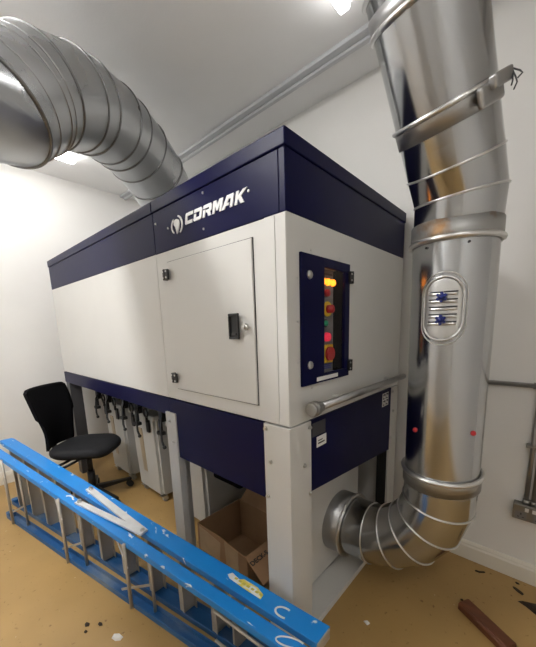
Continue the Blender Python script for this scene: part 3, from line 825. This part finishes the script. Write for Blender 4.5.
# backrest: thin curved mesh panel with waisted outline
bm = new(); R_, C_ = 24, 16; G = []
for i in range(R_ + 1):
    v = i / R_; z = .49 + .48 * v
    hw = .160 + .045 * math.sin(min(1, v * 1.25) * PI / 2) - .035 * math.exp(-((v - .28) / .22) ** 2) * .6 + (.015 if v > .5 else 0)
    if v > .94: hw -= .03 * ((v - .94) / .06) ** 2
    fo = -.235 - .02 * math.sin(v * PI) * -1 - .055 * v ** 1.6
    row = []
    for j in range(C_ + 1):
        u = -1 + 2 * j / C_; f = fo + .045 * u * u
        row.append((bm.verts.new(P(f, u * hw, z)), bm.verts.new(P(f - .022, u * hw, z))))
    G.append(row)
for k in (0, 1):
    for i in range(R_):
        for j in range(C_):
            f = bm.faces.new((G[i][j][k], G[i][j + 1][k], G[i + 1][j + 1][k], G[i + 1][j][k])); f.smooth = True
for i in range(R_):
    for j in (0, C_): bm.faces.new((G[i][j][0], G[i + 1][j][0], G[i + 1][j][1], G[i][j][1]))
for j in range(C_):
    for i in (0, R_): bm.faces.new((G[i][j][0], G[i][j + 1][0], G[i][j + 1][1], G[i][j][1]))
obj('backrest', bm, 'mesh', CH)
bm = new(); add_tube(bm, [P(.02, 0, .405), P(-.14, 0, .400), P(-.245, 0, .43), P(-.268, 0, .52), P(-.272, 0, .62)], .020, 10); obj('back_bracket', bm, 'black', CH)
bm = new(); add_box(bm, (-.10, -.08, .385), (.10, .08, .424), .012, 2, Matrix.Translation(cc0) @ Matrix.Rotation(ca, 4, 'Z')); obj('mechanism', bm, 'black', CH)
for f0, l1 in ((-.05, -.23), (.02, -.22)):
    bm = new(); add_tube(bm, [P(f0, -.07, .405), P(f0 - .03, -.17, .40), P(f0 - .08, l1 - .02, .385)], .010, 8); e_ = P(f0 - .09, l1 - .045, .375)
    add_ball(bm, e_, .032, (1.2, .7, .8), 14, 10); obj('lever', bm, 'black', CH)
bm = new(); add_cyl(bm, P(0, 0, .08), P(0, 0, .25), .028, seg=20); add_cyl(bm, P(0, 0, .25), P(0, 0, .390), .020, seg=18); obj('gas_column', bm, 'black', CH)
bm = new(); add_cyl(bm, P(0, 0, .068), P(0, 0, .118), .045, .036, 22); obj('hub', bm, 'black', CH)
for k in range(5):
    a = math.radians(14 + 72 * k); d = Vector((math.cos(a), math.sin(a), 0)); sd = Vector((-d.y, d.x, 0))
    bm = new(); A_ = cc0 + d * .035; B_ = cc0 + d * .30
    for s0, s1 in ((1, 1),):
        v = [A_ + sd * .026 + Vector((0, 0, .112)), A_ - sd * .026 + Vector((0, 0, .112)), A_ - sd * .026 + Vector((0, 0, .072)), A_ + sd * .026 + Vector((0, 0, .072))]
        w = [B_ + sd * .017 + Vector((0, 0, .080)), B_ - sd * .017 + Vector((0, 0, .080)), B_ - sd * .017 + Vector((0, 0, .060)), B_ + sd * .017 + Vector((0, 0, .060))]
        v = [bm.verts.new(p) for p in v]; w = [bm.verts.new(p) for p in w]
        bm.faces.new(v); bm.faces.new(w[::-1])
        for i in range(4): bm.faces.new((v[i], v[(i + 1) % 4], w[(i + 1) % 4], w[i]))
    bmesh.ops.bevel(bm, geom=list(bm.edges), offset=.004, segments=2, affect='EDGES')
    lg = obj('base_leg', bm, 'black', CH)
    bm = new(); c_ = cc0 + d * .285
    for s_ in (-1, 1): add_cyl(bm, c_ + sd * s_ * .006 + Vector((0, 0, .026)), c_ + sd * s_ * .022 + Vector((0, 0, .026)), .026, seg=18)
    add_cyl(bm, c_ + Vector((0, 0, .026)), c_ + Vector((0, 0, .066)), .006, seg=10)
    obj('caster', bm, 'rubber', lg)

# ------------------------------------------------------------------ services on the back wall
SO = thing('wall_socket', 'metal-clad double socket on the back wall at the right edge', 'socket', (.705, YB, .41))
bm = new(); add_box(bm, (.632, YB - .042, .366), (.778, YB, .450), .004); obj('back_box', bm, 'metal_socket', SO)
bm = new(); add_box(bm, (.634, YB - .048, .368), (.776, YB - .0425, .448), .002); fp = obj('face_plate', bm, 'metal_socket', SO)
for k, xx in enumerate((.668, .742)):
    bm = new(); add_box(bm, (xx - .024, YB - .050, .376), (xx + .024, YB - .0482, .414), .0008); oc = obj('outlet', bm, 'paper' if False else 'ctrl', fp)
    bm = new()
    add_box(bm, (xx - .003, YB - .0508, .398), (xx + .003, YB - .0501, .408)); add_box(bm, (xx - .014, YB - .0508, .384), (xx - .006, YB - .0501, .388)); add_box(bm, (xx + .006, YB - .0508, .384), (xx + .014, YB - .0501, .388))
    obj('pin_hole', bm, 'black', fp)
    bm = new(); sx = xx + (.022 if k == 0 else -.022); add_box(bm, (sx - .008, YB - .053, .420), (sx + .008, YB - .0482, .440), .0015); obj('switch', bm, 'paper', fp)
CO = thing('conduit_pipe', 'vertical pair of metal conduits dropping to the wall socket', 'conduit', (.69, YB, .45))
bm = new(); add_cyl(bm, (.682, YB - .020, .4505), (.684, YB - .020, 1.052), .0105, seg=14); obj('tube', bm, 'conduit', CO)
bm = new(); add_cyl(bm, (.712, YB - .020, .4505), (.714, YB - .020, 1.052), .0105, seg=14); obj('tube', bm, 'conduit', CO)
bm = new(); add_box(bm, (.655, YB - .034, .755), (.740, YB, .771), .003); obj('saddle', bm, 'conduit', CO)
bm = new(); add_cyl(bm, (.682, YB - .02, .4505), (.682, YB - .02, .475), .015, seg=14); add_cyl(bm, (.712, YB - .02, .4505), (.712, YB - .02, .475), .015, seg=14); obj('coupler', bm, 'conduit', CO)
CO2 = thing('conduit_pipe', 'horizontal metal conduit on the back wall at mid height, behind the duct', 'conduit', (1.0, YB, 1.07))
bm = new(); add_cyl(bm, (.20, YB - .014, 1.070), (XR, YB - .014, 1.070), .012, seg=14); obj('tube', bm, 'conduit', CO2)
bm = new(); add_cyl(bm, (.655, YB - .014, 1.070), (.690, YB - .014, 1.070), .016, seg=14); obj('coupler', bm, 'conduit', CO2)

# ------------------------------------------------------------------ debris on the floor
bm = new()
a, b = Vector((.497, .712, 0)), Vector((.700, .590, 0)); d = (b - a).normalized(); sd = Vector((-d.y, d.x, 0))
w = .034
add_prism(bm, [a + sd * w + Vector((0, 0, 0)), a - sd * w, a - sd * w + Vector((0, 0, .030)), a - sd * (w - .012) + Vector((0, 0, .038)), a + sd * (w - .004) + Vector((0, 0, .038)), a + sd * w + Vector((0, 0, .032))], (b - a))
bmesh.ops.bevel(bm, geom=list(bm.edges), offset=.003, segments=2, affect='EDGES')
tag(obj('wood_offcut', bm, 'wood'), 'brown stained wooden offcut lying on the floor at lower right', 'wood offcut')
def chip(label, pts, h, m, name='wood_chip', cat='wood chip', group=None):
    bm = new(); c = sum((Vector((*p, 0)) for p in pts), Vector()) / len(pts)
    lo = [bm.verts.new((p[0], p[1], 0)) for p in pts]; hi = [bm.verts.new((c.x + (p[0] - c.x) * .75, c.y + (p[1] - c.y) * .75, h * (.7 + .5 * random.random()))) for p in pts]
    n = len(pts); bm.faces.new(lo[::-1]); bm.faces.new(hi)
    for i in range(n): bm.faces.new((lo[i], lo[(i + 1) % n], hi[(i + 1) % n], hi[i]))
    return tag(obj(name, bm, m), label, cat, group)
G_ = 'dark wood chips on the floor'
chip('thin dark sliver of wood on the floor beside the baseboard, nearest the duct', [(.498, 1.012), (.520, 1.016), (.548, 1.032), (.545, 1.024), (.522, 1.006), (.503, 1.004)], .006, 'chip', group=G_)
chip('short dark wood chip on the floor near the baseboard', [(.672, 1.012), (.690, 1.004), (.722, .988), (.716, .974), (.694, .984), (.676, 1.000)], .008, 'chip', group=G_)
chip('large black bark piece on the floor at the right edge', [(.700, .918), (.735, .925), (.770, .950), (.835, .93), (.86, .88), (.82, .86), (.765, .885), (.735, .905)], .018, 'chip', group=G_)
chip('tiny dark chip right against the baseboard at right', [(.680, 1.052), (.694, 1.056), (.700, 1.048), (.688, 1.042)], .005, 'chip', group=G_)
chip('tiny dark crumb near the end of the wooden offcut', [(.478, .752), (.488, .758), (.494, .750), (.484, .744)], .005, 'chip', group=G_)
G2 = 'crumbs on the floor before the ladder'
chip('larger brown crumb on the floor left of the white flake', [(-.868, -.520), (-.848, -.512), (-.836, -.520), (-.846, -.532), (-.862, -.530)], .007, 'chip', 'floor_crumb', 'crumb', G2)
chip('round brown crumb on the floor between the other crumb and ladder', [(-.822, -.480), (-.806, -.472), (-.790, -.476), (-.798, -.488), (-.816, -.488)], .006, 'chip', 'floor_crumb', 'crumb', G2)
chip('small brown crumb lowest of the crumbs before the ladder', [(-.828, -.536), (-.812, -.532), (-.808, -.542), (-.822, -.546)], .005, 'chip', 'floor_crumb', 'crumb', G2)
chip('white plaster flake on the floor in front of the ladder', [(-.700, -.462), (-.678, -.440), (-.655, -.436), (-.648, -.452), (-.664, -.468), (-.690, -.474)], .010, 'plaster', 'plaster_flake', 'flake')
chip('small pale flake on the floor beside the machine base tray', [(.155, .330), (.168, .345), (.185, .338), (.178, .322)], .005, 'plaster', 'plaster_flake', 'flake')

# ------------------------------------------------------------------ camera, light, view
cam = bpy.data.cameras.new('camera'); co = bpy.data.objects.new('camera', cam); COL.objects.link(co); SC.camera = co
F, CXP, CYP = 308.986, 284.13, 382.551
yaw, pit, rol = 2.28368, -.1793, -.022517
fw_ = Vector((math.cos(pit) * math.cos(yaw), math.cos(pit) * math.sin(yaw), math.sin(pit)))
rt = Vector((math.sin(yaw), -math.cos(yaw), 0)); upv = rt.cross(fw_)
rt2 = rt * math.cos(rol) + upv * math.sin(rol); up2 = upv * math.cos(rol) - rt * math.sin(rol)
co.matrix_world = Matrix(((rt2.x, up2.x, -fw_.x, .69993), (rt2.y, up2.y, -fw_.y, -.83633), (rt2.z, up2.z, -fw_.z, 1.38328), (0, 0, 0, 1)))
cam.sensor_fit = 'AUTO'; cam.sensor_width = 36; cam.lens = F / 647 * 36
cam.shift_x = (268 - CXP) / 647; cam.shift_y = (CYP - 323.5) / 647
cam.clip_start = .02

def area(name, loc, sx, sy, p, col=(1, .96, .90)):
    l = bpy.data.lights.new(name, 'AREA'); l.shape = 'RECTANGLE'; l.size = sx; l.size_y = sy; l.energy = p; l.color = col
    o = bpy.data.objects.new(name, l); COL.objects.link(o); o.location = loc; return o
w = bpy.data.worlds.new('world'); SC.world = w; w.use_nodes = True
w.node_tree.nodes['Background'].inputs[0].default_value = (.5, .5, .5, 1); w.node_tree.nodes['Background'].inputs[1].default_value = .0
SC.view_settings.view_transform = 'Standard'; SC.view_settings.look = 'None'; SC.view_settings.gamma = 1.0
SC.view_settings.use_curve_mapping = False
SC.view_settings.exposure = 0.26
